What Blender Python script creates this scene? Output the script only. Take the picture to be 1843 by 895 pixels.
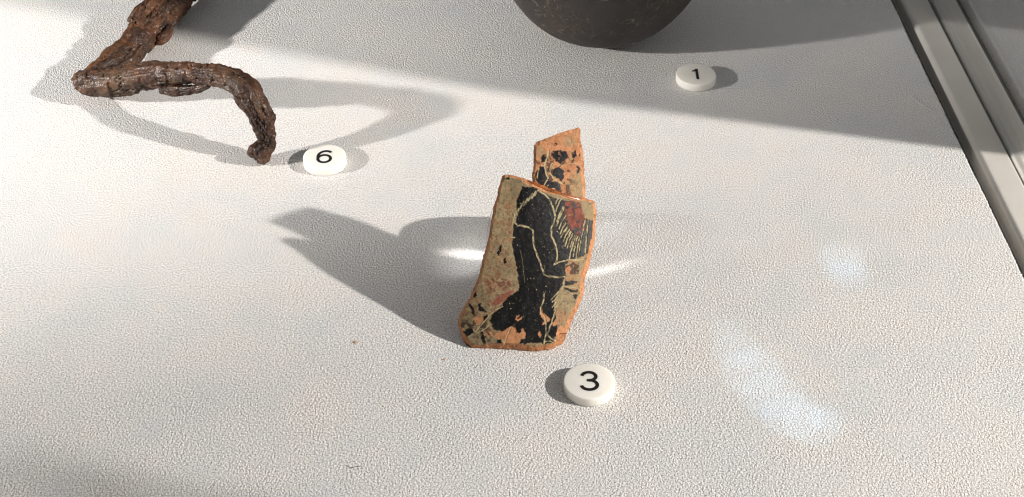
import bpy, bmesh, math, random
import numpy as np
from mathutils import Vector, noise as mnoise

random.seed(4)
scene = bpy.context.scene
for o in list(bpy.data.objects):
    bpy.data.objects.remove(o, do_unlink=True)

# ------------------------------------------------------------------ camera
F_PX, CX, CY = 2700.0, 921.5, 447.5
PITCH = math.radians(39.0)
CAM_H = 0.51189
cam_d = bpy.data.cameras.new('camera')
cam_d.sensor_width = 36.0
cam_d.lens = F_PX / 1843.0 * 36.0
cam_d.clip_start = 0.01
cam_d.clip_end = 60.0
cam = bpy.data.objects.new('camera', cam_d)
cam.location = (0, 0, CAM_H)
cam.rotation_euler = (math.radians(90) - PITCH, 0, 0)
scene.collection.objects.link(cam)
scene.camera = cam

# ------------------------------------------------------------------ world, exposure
scene.view_settings.view_transform = 'Standard'
scene.view_settings.look = 'None'
scene.view_settings.exposure = 0.0
scene.view_settings.gamma = 1.0
scene.cycles.filter_width = 1.1
world = bpy.data.worlds.new('World')
scene.world = world
world.use_nodes = True
bg = world.node_tree.nodes['Background']
bg.inputs['Color'].default_value = (0.96, 0.98, 1.0, 1)
bg.inputs['Strength'].default_value = 0.21

# ------------------------------------------------------------------ lamps
def spot(name, loc, target, watts, radius, cone, blend, color, scale=(1, 1, 1), roll=0.0):
    d = bpy.data.lights.new(name, 'SPOT')
    d.energy = watts
    d.shadow_soft_size = radius
    d.spot_size = math.radians(cone)
    d.spot_blend = blend
    d.color = color
    o = bpy.data.objects.new(name, d)
    o.location = loc
    q = (Vector(target) - Vector(loc)).to_track_quat('-Z', 'Y')
    e = q.to_matrix() @ __import__('mathutils').Matrix.Rotation(math.radians(roll), 3, 'Z')
    o.rotation_euler = e.to_euler()
    o.scale = scale
    scene.collection.objects.link(o)
    return o

# gallery track light beyond the right side of the case (key)
spot('gallery_spotlight', (3.368, -0.33, 1.948), (0.0, 0.62, 0.0), 6150, 0.048, 40, 0.3, (1.0, 0.947, 0.90))
# case spotlight at the front left (second light, hottest towards the far left corner)
spot('case_spotlight', (-1.416, 0.258, 0.553), (-0.38, 0.87, 0.0), 172, 0.028, 36.2, 1.0, (1.0, 0.967, 0.93))
# small added spots standing in for light the acrylic stand throws sideways
spot('added_glint_spot', (-0.0148, 0.613, 0.030), (-0.0220, 0.6268, 0.0), 0.085, 0.002, 32, 1.0, (1.0, 0.97, 0.93), (2.0, .48, 1), -32)
spot('added_glint_spot', (-0.0148, 0.613, 0.030), (-0.0255, 0.6225, 0.0), 0.020, 0.002, 66, 1.0, (1.0, 0.97, 0.94), (1.15, .85, 1), 0)
spot('added_glint_spot', (0.036, 0.606, 0.030), (0.0510, 0.6148, 0.0), 0.055, 0.003, 44, 1.0, (1.0, 0.97, 0.93), (.24, 1.5, 1), -10)
# added spots in soft overlapping patches, in place of cool light off the glass
for tx, ty, cone, w in ((.1095, .5660, 1.0, 4.0), (.1125, .5510, 1.5, 6.0), (.1180, .5350, 1.9, 7.0), (.1255, .5190, 1.9, 7.0), (.1335, .5060, 1.8, 7.0), (.1420, .4990, 1.6, 7.0), (.1500, .5035, 1.1, 5.0), (.1240, .5440, 1.5, 3.0), (.1774, .6230, 1.5, 9.0), (.1785, .6110, 1.3, 8.0)):
    spot('added_patch_spot', (0.15, 0.22, 1.10), (tx, ty, 0.0), w * 1.1, 0.002, cone * .93, .42, (.40, .70, 1.0))

# ------------------------------------------------------------------ helpers
COL = scene.collection
FW = np.array([0, math.cos(PITCH), -math.sin(PITCH)])
UP = np.array([0, math.sin(PITCH), math.cos(PITCH)])
RT = np.array([1.0, 0, 0])
CAM = np.array([0, 0, CAM_H])

def ray(x, y):
    x = np.asarray(x, float); y = np.asarray(y, float)
    return FW + RT * ((x - CX) / F_PX)[..., None] - UP * ((y - CY) / F_PX)[..., None]

def at(x, y, z=0.0):
    """point of the place at height z seen at photograph position x, y"""
    r = ray(x, y)
    return CAM + r * ((z - CAM_H) / r[..., 2])[..., None]

def tag(o, label=None, cat=None, group=None, kind=None):
    if label: o['label'] = label
    if cat: o['category'] = cat
    if group: o['group'] = group
    if kind: o['kind'] = kind
    return o

def empty(name, loc):
    o = bpy.data.objects.new(name, None)
    o.empty_display_size = 0.01
    o.location = loc
    COL.objects.link(o)
    return o

def link(name, me, mat, parent=None, smooth=True):
    if mat: me.materials.append(mat)
    if smooth:
        me.polygons.foreach_set('use_smooth', [True] * len(me.polygons))
    o = bpy.data.objects.new(name, me)
    COL.objects.link(o)
    if parent:
        o.parent = parent
        o.location = -Vector(parent.location)
    return o

def mesh_from(name, V, F):
    me = bpy.data.meshes.new(name)
    me.from_pydata([tuple(map(float, v)) for v in V], [], F)
    me.update()
    return me

def box_bm(bm, x0, x1, y0, y1, z0, z1, bevel=0.0, segs=2):
    r = bmesh.ops.create_cube(bm, size=1.0)
    for v in r['verts']:
        v.co = Vector((x0 + (v.co.x + .5) * (x1 - x0), y0 + (v.co.y + .5) * (y1 - y0), z0 + (v.co.z + .5) * (z1 - z0)))
    if bevel:
        es = list({e for v in r['verts'] for e in v.link_edges})
        bmesh.ops.bevel(bm, geom=es, offset=bevel, segments=segs, affect='EDGES', profile=.5)

def bm_obj(name, bm, mat, parent=None, smooth=False):
    me = bpy.data.meshes.new(name)
    bmesh.ops.recalc_face_normals(bm, faces=bm.faces)
    bm.to_mesh(me); bm.free()
    return link(name, me, mat, parent, smooth)

# numpy value noise
_rng = np.random.default_rng(11)
_T = _rng.random(1 << 16)
def _h(i, j, k, seed):
    n = (i * 73856093) ^ (j * 19349663) ^ (k * 83492791) ^ (seed * 2654435761)
    n = (n ^ (n >> 13)) * 1274126177
    return _T[(n ^ (n >> 16)) & 0xFFFF]
def vnoise(P, scale=1.0, seed=0):
    P = np.asarray(P, float) * scale
    if P.shape[1] == 2: P = np.c_[P, np.zeros(len(P))]
    I = np.floor(P).astype(np.int64); f = P - I
    f = f * f * (3 - 2 * f)
    out = 0
    for a in (0, 1):
        for b in (0, 1):
            for c in (0, 1):
                w = (f[:, 0] if a else 1 - f[:, 0]) * (f[:, 1] if b else 1 - f[:, 1]) * (f[:, 2] if c else 1 - f[:, 2])
                out = out + w * _h(I[:, 0] + a, I[:, 1] + b, I[:, 2] + c, seed)
    return out
def fbm(P, scale, seed=0, octs=4):
    s = 0; a = 1; t = 0
    for o in range(octs):
        s = s + a * vnoise(P, scale * 2 ** o, seed + o * 17); t += a; a *= .5
    return s / t
def sst(a, b, x):
    t = np.clip((x - a) / (b - a), 0, 1)
    return t * t * (3 - 2 * t)

def in_poly(P, poly):
    poly = np.asarray(poly, float)
    x, y = P[:, 0], P[:, 1]
    ins = np.zeros(len(P), bool)
    j = len(poly) - 1
    for i in range(len(poly)):
        xi, yi = poly[i]; xj, yj = poly[j]
        if yi != yj:
            ins ^= ((yi > y) != (yj > y)) & (x < (xj - xi) * (y - yi) / (yj - yi) + xi)
        j = i
    return ins
def seg_dist(P, line, closed=False):
    line = np.asarray(line, float)
    if closed: line = np.vstack([line, line[:1]])
    d = np.full(len(P), 1e9)
    for a, b in zip(line[:-1], line[1:]):
        ab = b - a; L = ab @ ab + 1e-12
        t = np.clip(((P - a) @ ab) / L, 0, 1)
        q = P - (a + t[:, None] * ab)
        d = np.minimum(d, np.hypot(q[:, 0], q[:, 1]))
    return d
def sdist(P, poly):
    d = seg_dist(P, poly, True)
    return np.where(in_poly(P, poly), -d, d)

# ---- material helpers
def new_mat(name):
    m = bpy.data.materials.new(name); m.use_nodes = True
    nt = m.node_tree
    return m, nt, nt.nodes['Principled BSDF'], nt.nodes['Material Output']
def N(nt, typ, **kw):
    n = nt.nodes.new(typ)
    for k, v in kw.items():
        if k in n.inputs: n.inputs[k].default_value = v
        else: setattr(n, k, v)
    return n
def ramp(nt, fac, stops):
    r = nt.nodes.new('ShaderNodeValToRGB')
    e = r.color_ramp.elements
    while len(e) < len(stops): e.new(.5)
    for el, (p, c) in zip(e, stops):
        el.position = p; el.color = (*c, 1) if len(c) == 3 else c
    nt.links.new(fac, r.inputs['Fac'])
    return r.outputs['Color']
def mixc(nt, a, b, fac, mode='MIX'):
    m = nt.nodes.new('ShaderNodeMix'); m.data_type = 'RGBA'; m.blend_type = mode
    for s, v in ((m.inputs[6], a), (m.inputs[7], b), (m.inputs[0], fac)):
        if hasattr(v, 'is_linked') or hasattr(v, 'links'): nt.links.new(v, s)
        else: s.default_value = v if not isinstance(v, tuple) else ((*v, 1) if len(v) == 3 else v)
    return m.outputs[2]
def mathn(nt, op, a, b=None):
    m = nt.nodes.new('ShaderNodeMath'); m.operation = op
    for s, v in ((m.inputs[0], a), (m.inputs[1], b)):
        if v is None: continue
        if hasattr(v, 'links'): nt.links.new(v, s)
        else: s.default_value = v
    return m.outputs[0]
def coords(nt, scale=(1, 1, 1), rot=(0, 0, 0)):
    g = nt.nodes.new('ShaderNodeNewGeometry')
    mp = nt.nodes.new('ShaderNodeMapping')
    mp.inputs['Scale'].default_value = scale
    mp.inputs['Rotation'].default_value = rot
    nt.links.new(g.outputs['Position'], mp.inputs['Vector'])
    return mp.outputs['Vector']

# ================================================================== MATERIALS
def mat_fabric():
    m, nt, p, out = new_mat('pale_grey_fabric')
    v = coords(nt)
    vr = coords(nt, (1.0, .72, 1.0), (0, 0, math.radians(38)))
    n1 = N(nt, 'ShaderNodeTexNoise', Scale=960.0, Detail=2.0, Roughness=.5, Distortion=.35)
    nt.links.new(vr, n1.inputs['Vector'])
    n2 = N(nt, 'ShaderNodeTexNoise', Scale=1150.0, Detail=1.5, Roughness=.6)
    nt.links.new(v, n2.inputs['Vector'])
    n3 = N(nt, 'ShaderNodeTexNoise', Scale=16.0, Detail=3.0, Roughness=.55)
    nt.links.new(v, n3.inputs['Vector'])
    n4 = N(nt, 'ShaderNodeTexNoise', Scale=38.0, Detail=2.0, Roughness=.5)
    nt.links.new(v, n4.inputs['Vector'])
    tint = ramp(nt, n3.outputs['Fac'], [(.32, (.632, .628, .628)), (.5, (.672, .656, .640)), (.68, (.695, .668, .642))])  # fabric tone variation, widened to stand in for blotchy light
    t2 = ramp(nt, n4.outputs['Fac'], [(.28, (.925, .94, .955)), (.5, (.985, .98, .975)), (.72, (1.0, .985, .97))])
    c = mixc(nt, tint, t2, 1.0, 'MULTIPLY')
    fl = ramp(nt, n2.outputs['Fac'], [(.34, (.62, .62, .63)), (.5, (1.0, 1.0, 1.0)), (.66, (1.26, 1.25, 1.23))])
    c = mixc(nt, c, fl, 1.0, 'MULTIPLY')
    nt.links.new(c, p.inputs['Base Color'])
    p.inputs['Roughness'].default_value = .85
    p.inputs['Specular IOR Level'].default_value = .18
    p.inputs['Sheen Weight'].default_value = .08
    h = mathn(nt, 'ADD', mathn(nt, 'MULTIPLY', n1.outputs['Fac'], 1.0), mathn(nt, 'MULTIPLY', n2.outputs['Fac'], .2))
    b = N(nt, 'ShaderNodeBump', Strength=1.0, Distance=.00082)
    nt.links.new(h, b.inputs['Height'])
    nt.links.new(ramp(nt, n4.outputs['Fac'], [(.3, (.62, .62, .62)), (.65, (1.0, 1.0, 1.0))]), b.inputs['Strength'])
    nt.links.new(b.outputs['Normal'], p.inputs['Normal'])
    return m

def mat_simple(name, col, rough=.6, spec=.3, metal=0.0, var=.12, scale=60., bump=0.0):
    m, nt, p, out = new_mat(name)
    v = coords(nt)
    n = N(nt, 'ShaderNodeTexNoise', Scale=scale, Detail=4.0, Roughness=.6)
    nt.links.new(v, n.inputs['Vector'])
    a = tuple(x * (1 - var) for x in col); b = tuple(min(1, x * (1 + var)) for x in col)
    nt.links.new(ramp(nt, n.outputs['Fac'], [(.3, a), (.7, b)]), p.inputs['Base Color'])
    p.inputs['Roughness'].default_value = rough
    p.inputs['Specular IOR Level'].default_value = spec
    p.inputs['Metallic'].default_value = metal
    if bump:
        bn = N(nt, 'ShaderNodeBump', Strength=.5, Distance=bump)
        n2 = N(nt, 'ShaderNodeTexNoise', Scale=scale * 14, Detail=2.0)
        nt.links.new(v, n2.inputs['Vector'])
        nt.links.new(n2.outputs['Fac'], bn.inputs['Height'])
        nt.links.new(bn.outputs['Normal'], p.inputs['Normal'])
    return m

def mat_pane():
    m, nt, p, out = new_mat('case_glass')
    nt.nodes.remove(p)
    g = N(nt, 'ShaderNodeNewGeometry')
    dot = nt.nodes.new('ShaderNodeVectorMath'); dot.operation = 'DOT_PRODUCT'
    nt.links.new(g.outputs['Incoming'], dot.inputs[0]); nt.links.new(g.outputs['Normal'], dot.inputs[1])
    c = mathn(nt, 'ABSOLUTE', dot.outputs['Value'])
    q = mathn(nt, 'POWER', mathn(nt, 'SUBTRACT', 1.0, c), 5.0)
    R0 = .60
    fac = mathn(nt, 'ADD', mathn(nt, 'MULTIPLY', q, 1 - R0), R0)
    tr = N(nt, 'ShaderNodeBsdfTransparent'); tr.inputs['Color'].default_value = (.98, .985, .98, 1)
    gl = N(nt, 'ShaderNodeBsdfGlossy', Roughness=.012)
    gl.inputs['Color'].default_value = (.97, .98, .98, 1)
    mx = nt.nodes.new('ShaderNodeMixShader')
    nt.links.new(fac, mx.inputs[0]); nt.links.new(tr.outputs[0], mx.inputs[1]); nt.links.new(gl.outputs[0], mx.inputs[2])
    nt.links.new(mx.outputs[0], out.inputs['Surface'])
    return m

def mat_acrylic_clear():
    m, nt, p, out = new_mat('clear_acrylic')
    p.inputs['Base Color'].default_value = (.97, .98, .97, 1)
    p.inputs['Transmission Weight'].default_value = 1.0
    p.inputs['IOR'].default_value = 1.49
    n = N(nt, 'ShaderNodeTexNoise', Scale=80.0, Detail=2.0)
    nt.links.new(coords(nt), n.inputs['Vector'])
    nt.links.new(ramp(nt, n.outputs['Fac'], [(.4, (.16, .16, .16)), (.8, (.24, .24, .24))]), p.inputs['Roughness'])
    return m

def mat_token():
    m, nt, p, out = new_mat('opal_acrylic')
    n = N(nt, 'ShaderNodeTexNoise', Scale=120.0, Detail=3.0)
    nt.links.new(coords(nt), n.inputs['Vector'])
    nt.links.new(ramp(nt, n.outputs['Fac'], [(.3, (.81, .775, .715)), (.7, (.85, .82, .765))]), p.inputs['Base Color'])
    p.inputs['Subsurface Weight'].default_value = .85
    p.inputs['Subsurface Radius'].default_value = (1, .92, .8)
    p.inputs['Subsurface Scale'].default_value = .0035
    p.inputs['Roughness'].default_value = .42
    p.inputs['Specular IOR Level'].default_value = .4
    bn = N(nt, 'ShaderNodeBump', Strength=.15, Distance=.0002)
    n2 = N(nt, 'ShaderNodeTexNoise', Scale=900.0, Detail=2.0)
    nt.links.new(coords(nt), n2.inputs['Vector']); nt.links.new(n2.outputs['Fac'], bn.inputs['Height'])
    nt.links.new(bn.outputs['Normal'], p.inputs['Normal'])
    return m

def mat_rust():
    m, nt, p, out = new_mat('corroded_iron')
    v = coords(nt)
    at_ = N(nt, 'ShaderNodeAttribute'); at_.attribute_name = 'wear'
    sep = nt.nodes.new('ShaderNodeSeparateColor'); nt.links.new(at_.outputs['Color'], sep.inputs[0])
    n1 = N(nt, 'ShaderNodeTexNoise', Scale=85.0, Detail=6.0, Roughness=.65); nt.links.new(v, n1.inputs['Vector'])
    n2 = N(nt, 'ShaderNodeTexNoise', Scale=420.0, Detail=4.0, Roughness=.65); nt.links.new(v, n2.inputs['Vector'])
    base = ramp(nt, n1.outputs['Fac'], [(.3, (.017, .0095, .007)), (.46, (.036, .0175, .0105)), (.58, (.068, .029, .0145)), (.73, (.165, .068, .026))])
    fine = ramp(nt, n2.outputs['Fac'], [(.34, (.55, .52, .5)), (.52, (.95, .93, .92)), (.68, (1.4, 1.3, 1.2))])
    c = mixc(nt, base, fine, .85, 'MULTIPLY')
    # grey-brown crust patches, carried by the mesh
    c = mixc(nt, c, (.10, .062, .036), mathn(nt, 'MULTIPLY', sep.outputs[0], .42))
    c = mixc(nt, c, (.17, .070, .026), mathn(nt, 'MULTIPLY', sep.outputs[1], .36))
    nt.links.new(c, p.inputs['Base Color'])
    r = ramp(nt, n2.outputs['Fac'], [(.4, (.66, .66, .66)), (.64, (.25, .25, .25))])
    nt.links.new(r, p.inputs['Roughness'])
    p.inputs['Specular IOR Level'].default_value = .34
    p.inputs['Coat Weight'].default_value = .06
    p.inputs['Coat Roughness'].default_value = .18
    b = N(nt, 'ShaderNodeBump', Strength=.8, Distance=.0007)
    vo = N(nt, 'ShaderNodeTexVoronoi', Scale=330.0); nt.links.new(v, vo.inputs['Vector'])
    h = mathn(nt, 'ADD', n2.outputs['Fac'], mathn(nt, 'MULTIPLY', vo.outputs['Distance'], .45))
    nt.links.new(h, b.inputs['Height']); nt.links.new(b.outputs['Normal'], p.inputs['Normal'])
    return m

def mat_pot():
    m, nt, p, out = new_mat('dark_burnished_clay')
    v = coords(nt)
    n1 = N(nt, 'ShaderNodeTexNoise', Scale=28.0, Detail=5.0, Roughness=.6); nt.links.new(v, n1.inputs['Vector'])
    n2 = N(nt, 'ShaderNodeTexNoise', Scale=420.0, Detail=3.0, Roughness=.6); nt.links.new(v, n2.inputs['Vector'])
    n3 = N(nt, 'ShaderNodeTexNoise', Scale=45.0, Detail=4.0, Roughness=.7); nt.links.new(v, n3.inputs['Vector'])
    base = ramp(nt, n1.outputs['Fac'], [(.3, (.027, .0235, .022)), (.5, (.037, .031, .028)), (.7, (.044, .034, .029))])
    # fine pale root marks and specks
    vo = N(nt, 'ShaderNodeTexVoronoi', Scale=95.0); vo.feature = 'DISTANCE_TO_EDGE'
    dv = nt.nodes.new('ShaderNodeVectorMath'); dv.operation = 'ADD'
    sc = nt.nodes.new('ShaderNodeVectorMath'); sc.operation = 'SCALE'; sc.inputs['Scale'].default_value = .02
    nt.links.new(n3.outputs['Color'], sc.inputs[0]); nt.links.new(v, dv.inputs[0]); nt.links.new(sc.outputs[0], dv.inputs[1])
    nt.links.new(dv.outputs[0], vo.inputs['Vector'])
    edge = ramp(nt, vo.outputs['Distance'], [(.0, (1, 1, 1)), (.05, (0, 0, 0))])
    msk = ramp(nt, n3.outputs['Fac'], [(.47, (0, 0, 0)), (.6, (1, 1, 1))])
    spk = ramp(nt, n2.outputs['Fac'], [(.60, (0, 0, 0)), (.66, (1, 1, 1))])
    f = mathn(nt, 'MULTIPLY', edge, msk)
    f2 = mathn(nt, 'MULTIPLY', spk, mathn(nt, 'ADD', mathn(nt, 'MULTIPLY', msk, .7), .04))
    c = mixc(nt, base, (.27, .20, .13), mathn(nt, 'MULTIPLY', f, .26))
    c = mixc(nt, c, (.33, .27, .20), mathn(nt, 'MULTIPLY', f2, .42))
    nt.links.new(c, p.inputs['Base Color'])
    p.inputs['Roughness'].default_value = .58
    p.inputs['Specular IOR Level'].default_value = .35
    b = N(nt, 'ShaderNodeBump', Strength=.6, Distance=.0005)
    nt.links.new(mathn(nt, 'ADD', n2.outputs['Fac'], n3.outputs['Fac']), b.inputs['Height'])
    nt.links.new(b.outputs['Normal'], p.inputs['Normal'])
    return m

def mat_sherd():
    m, nt, p, out = new_mat('painted_fired_clay')
    a = N(nt, 'ShaderNodeAttribute'); a.attribute_name = 'paint'
    v = coords(nt)
    n = N(nt, 'ShaderNodeTexNoise', Scale=900.0, Detail=3.0, Roughness=.6); nt.links.new(v, n.inputs['Vector'])
    g = ramp(nt, n.outputs['Fac'], [(.3, (.80, .79, .78)), (.7, (1.16, 1.15, 1.14))])
    nt.links.new(mixc(nt, a.outputs['Color'], g, .8, 'MULTIPLY'), p.inputs['Base Color'])
    r = nt.nodes.new('ShaderNodeMapRange')
    r.inputs['To Min'].default_value = .74; r.inputs['To Max'].default_value = .42
    nt.links.new(a.outputs['Alpha'], r.inputs['Value'])
    nt.links.new(r.outputs[0], p.inputs['Roughness'])
    p.inputs['Specular IOR Level'].default_value = .15
    b = N(nt, 'ShaderNodeBump', Strength=.4, Distance=.00025)
    nt.links.new(n.outputs['Fac'], b.inputs['Height']); nt.links.new(b.outputs['Normal'], p.inputs['Normal'])
    return m

M = dict(
    fabric=mat_fabric(),
    rail=mat_simple('grey_painted_metal', (.55, .52, .475), .42, .4, 0, .05, 25., .00006),
    seal=mat_simple('dark_rubber_seal', (.10, .095, .085), .6, .3),
    gap=mat_simple('dark_case_gap', (.10, .112, .110), .7, .3),
    glass=mat_pane(), clear=mat_acrylic_clear(), token=mat_token(),
    ink=mat_simple('black_print', (.012, .011, .011), .45, .3, 0, .15, 300.),
    rust=mat_rust(), pot=mat_pot(), sherd=mat_sherd(),
    floor=mat_simple('dim_gallery_floor', (.42, .40, .38), .7, .2, 0, .15, 3.),
    blocker=mat_simple('blocker_paint', (.30, .29, .28), .8, .2, 0, .06, 4.),
    lint=mat_simple('pale_lint', (.75, .73, .70), .8, .2),
    dust=mat_simple('dark_lint', (.16, .14, .13), .9, .1),
    crumb=mat_simple('rust_dust', (.52, .35, .22), .9, .1),
)

# ================================================================== SETTING
# right edge of the fabric board, as points on its top face
e0 = at(1604., 0.); e1 = at(1843., 500.)
ed = (e1 - e0); ed = ed / np.linalg.norm(ed)          # towards the viewer
en = np.array([-ed[1], ed[0], 0.0])                   # to the right
if en[0] < 0: en = -en
def R(s, a, z=0.0):
    """s metres along the edge from its far reference, a metres to the right of the edge"""
    q = e0 + ed * s + en * a
    return (q[0], q[1], z)
S0, S1 = -0.55, 0.72

def fabric_board():
    rng = np.random.default_rng(3)
    n = 1500
    V = []; F = []
    left = -0.95
    for i in range(n + 1):
        s = S0 + (S1 - S0) * i / n
        j = rng.normal(0, .00016) + .0002 * math.sin(s * 90) * math.sin(s * 37)
        x, y, _ = R(s, j)
        V += [(x, y, -.0006), (x - .0009, y, 0.0), (left, y, 0.0), (x, y, -.009)]
    for i in range(n):
        a = 4 * i; b = a + 4
        F += [(a, b, b + 1, a + 1), (a + 1, b + 1, b + 2, a + 2), (a + 3, b + 3, b, a)]
    me = mesh_from('display_floor', V, F)
    o = link('display_floor', me, M['fabric'], smooth=False)
    tag(o, kind='structure')
    # loose fibres along the cut edge
    V = []; F = []
    for k in range(260):
        s = rng.uniform(-.02, .34); x, y, _ = R(s, -.0003)
        L = rng.uniform(.0004, .0015); a = rng.uniform(-1.2, 1.2); w = .00006
        dx, dy = math.cos(a) * L, math.sin(a) * L; nx, ny = -math.sin(a) * w, math.cos(a) * w
        z = -.0004; z2 = z + rng.uniform(-.0003, .0006); i = len(V)
        V += [(x - nx, y - ny, z), (x + nx, y + ny, z), (x + dx, y + dy, z2), (x, y, z + .0001)]
        F += [(i, i + 1, i + 2), (i, i + 2, i + 3), (i + 1, i + 3, i + 2)]
    f = link('edge_fibre', mesh_from('edge_fibre', V, F), M['fabric'], o, smooth=False)
    f.location = (0, 0, 0); f['kind'] = 'stuff'
fabric_board()

def prism(name, prof, mat, parent=None, s0=S0, s1=S1, smooth=False):
    """closed profile (a, z) run along the board's edge"""
    V = []; n = len(prof)
    for s in (s0, s1):
        V += [R(s, a, z) for a, z in prof]
    F = [(i, (i + 1) % n, n + (i + 1) % n, n + i) for i in range(n)]
    F += [tuple(range(n)), tuple(range(2 * n - 1, n - 1, -1))]
    me = mesh_from(name, V, F)
    bm = bmesh.new(); bm.from_mesh(me); bmesh.ops.recalc_face_normals(bm, faces=bm.faces); bm.to_mesh(me); bm.free()
    return link(name, me, mat, parent, smooth)

WG = 0.0262            # distance from board edge to the glass
prism('case_base', [(-.06, -.012), (WG + .03, -.012), (WG + .03, -.03), (-.06, -.03)], M['gap'])
tag(bpy.data.objects['case_base'], kind='structure')

rail = empty('case_rail', R(0.1, WG, 0))
def rounded(a0, a1, z0, z1, r, n=6):
    P = [(a0, z0)]
    P += [(a0 + r - r * math.cos(t), z1 - r + r * math.sin(t)) for t in np.linspace(0, math.pi / 2, n)]
    P += [(a1 - .0012 + .0012 * math.sin(t), z1 - .0012 + .0012 * math.cos(t)) for t in np.linspace(0, math.pi / 2, 4)]
    P += [(a1, z0)]
    return P
prism('rail_profile', rounded(.0075, WG - .0011, -.0119, .0005, .0030), M['rail'], rail, smooth=False)
prism('outer_profile', rounded(WG + .0062, WG + .0186, -.0119, .0005, .0012), M['rail'], rail)  # shaped to coincide with the mirrored rail and brighten its reflection
prism('glazing_seal', [(WG - .0010, -.0118), (WG + .0065, -.0118), (WG + .0065, -.0018), (WG - .0010, -.0018)], M['seal'], rail)
tag(rail, 'grey painted metal rail running along the foot of the upright glass', 'rail')
pane = prism('glass_pane', [(WG, -.0017), (WG + .005, -.0017), (WG + .005, .62), (WG, .62)], M['glass'])
tag(pane, 'upright clear glass side of the display case mirroring the rail', 'glass pane')

bm = bmesh.new(); box_bm(bm, -6, 6, -4, 8, -.95, -.93)
tag(bm_obj('gallery_floor', bm, M['floor']), kind='structure')
# unseen blocker added outside the case, keeping the track light off the far display
WP = [(.684, -.93), (.684, 0.0), (.637, .26), (.636, .40), (.63, 1.1), (2.2, 1.1), (2.2, -.93)]
V = [(.445, y, z) for y, z in WP] + [(.60, y, z) for y, z in WP]; n_ = len(WP)
F = [tuple(range(n_)), tuple(range(2 * n_ - 1, n_ - 1, -1))] + [(i, n_ + i, n_ + (i + 1) % n_, (i + 1) % n_) for i in range(n_)]
wb = bmesh.new(); wme = mesh_from('light_blocker', V, F); wb.from_mesh(wme)
tag(bm_obj('light_blocker', wb, M['blocker']), kind='structure')
bpy.data.meshes.remove(wme)
# unseen post added beyond the case; its blurred shadow crosses the near left corner
pb = bmesh.new()
bmesh.ops.create_cone(pb, cap_ends=True, segments=24, radius1=.0042, radius2=.0042, depth=1.50)
bmesh.ops.translate(pb, verts=pb.verts, vec=(.848, .227, -.18))
k_ = bmesh.ops.create_uvsphere(pb, u_segments=24, v_segments=12, radius=.0088)
bmesh.ops.translate(pb, verts=k_['verts'], vec=(.848, .227, .573))
tag(bm_obj('shadow_post', pb, M['seal'], smooth=True), kind='structure')

# ================================================================== NUMBER TOKENS
def ribbon(pts, w, z, zt):
    """flat printed stroke of width w, a thin closed solid"""
    pts = np.asarray(pts, float); n = len(pts)
    T = np.gradient(pts, axis=0); T /= np.linalg.norm(T, axis=1)[:, None]
    Nn = np.c_[-T[:, 1], T[:, 0]] * np.asarray(w).reshape(-1, 1) / 2
    V = []; F = []
    for i in range(n):
        l = pts[i] + Nn[i]; r = pts[i] - Nn[i]
        V += [(l[0], l[1], zt), (r[0], r[1], zt), (l[0], l[1], z), (r[0], r[1], z)]
    for i in range(n - 1):
        a = 4 * i; b = a + 4
        F += [(a, a + 1, b + 1, b), (a + 2, b + 2, b + 3, a + 3), (a, b, b + 2, a + 2), (a + 1, a + 3, b + 3, b + 1)]
    F += [(0, 2, 3, 1), (4 * n - 4, 4 * n - 3, 4 * n - 1, 4 * n - 2)]
    return V, F
def arc(cx, cy, rx, ry, a0, a1, n=24):
    t = np.radians(np.linspace(a0, a1, n))
    return np.c_[cx + rx * np.cos(t), cy + ry * np.sin(t)]
def numeral(ch):
    S = []
    if ch == '3':     # 9.2 wide, 13.2 tall
        S.append((arc(-.2, 3.15, 3.35, 2.85, 172, -90, 40), 1.75))
        S.append((arc(-.2, -2.75, 3.85, 3.25, 90, -172, 44), 1.75))
        S.append((np.array([(-1.3, .38), (-.15, .36), (.1, .34)]), 1.6))
    if ch == '6':
        S.append((arc(0.05, -2.2, 3.65, 3.6, -270, 92, 60), 1.7))
        S.append((np.vstack([arc(1.0, .3, 4.75, 5.1, 196, 100, 30), arc(.7, 3.0, 3.0, 2.35, 96, 22, 14)]), 1.7))
    if ch == '1':
        S.append((np.array([(.55, -6.0), (.55, 0), (.55, 6.0)]), 1.75))
        S.append((np.array([(-2.2, 3.2), (-.8, 3.75), (.35, 4.75), (.75, 5.95)]), np.array([1.5, 1.5, 1.6, 1.5])))
    V = []; F = []
    for k, (p, w) in enumerate(S):
        v, f = ribbon(p, w, 0, .05 + .01 * k); o = len(V)
        V += v; F += [tuple(i + o for i in q) for q in f]
    return np.array(V) * .001, F

def token(ch, px, py, label, first=None):
    TH = .0053
    c = at(float(px), float(py), TH)
    root = empty('number_token', (c[0], c[1], 0))
    if first is None:
        bm = bmesh.new()
        r = bmesh.ops.create_cone(bm, cap_ends=True, segments=96, radius1=.0125, radius2=.0125, depth=TH)
        bmesh.ops.translate(bm, verts=bm.verts, vec=(0, 0, TH / 2 + .0001))
        es = [e for e in bm.edges if all(abs(abs(v.co.z - TH / 2 - .0001) - TH / 2) < 1e-5 for v in e.verts) and len({round(v.co.z, 5) for v in e.verts}) == 1]
        bmesh.ops.bevel(bm, geom=es, offset=.00045, segments=3, affect='EDGES', profile=.5)
        me = bpy.data.meshes.new('disc'); bm.to_mesh(me); bm.free()
        d = link('disc', me, M['token'], root)
        d.location = (0, 0, 0)
        mod = None
    else:
        d = first.copy(); COL.objects.link(d); d.parent = root
    V, F = numeral(ch)
    V = V + np.array([0, 0, TH + .00012])
    me = mesh_from('numeral', V, F)
    nobj = link('numeral', me, M['ink'], root, smooth=False); nobj.location = (0, 0, 0)
    tag(root, label, 'number token', 'white round number tokens on the fabric')
    return d
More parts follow.
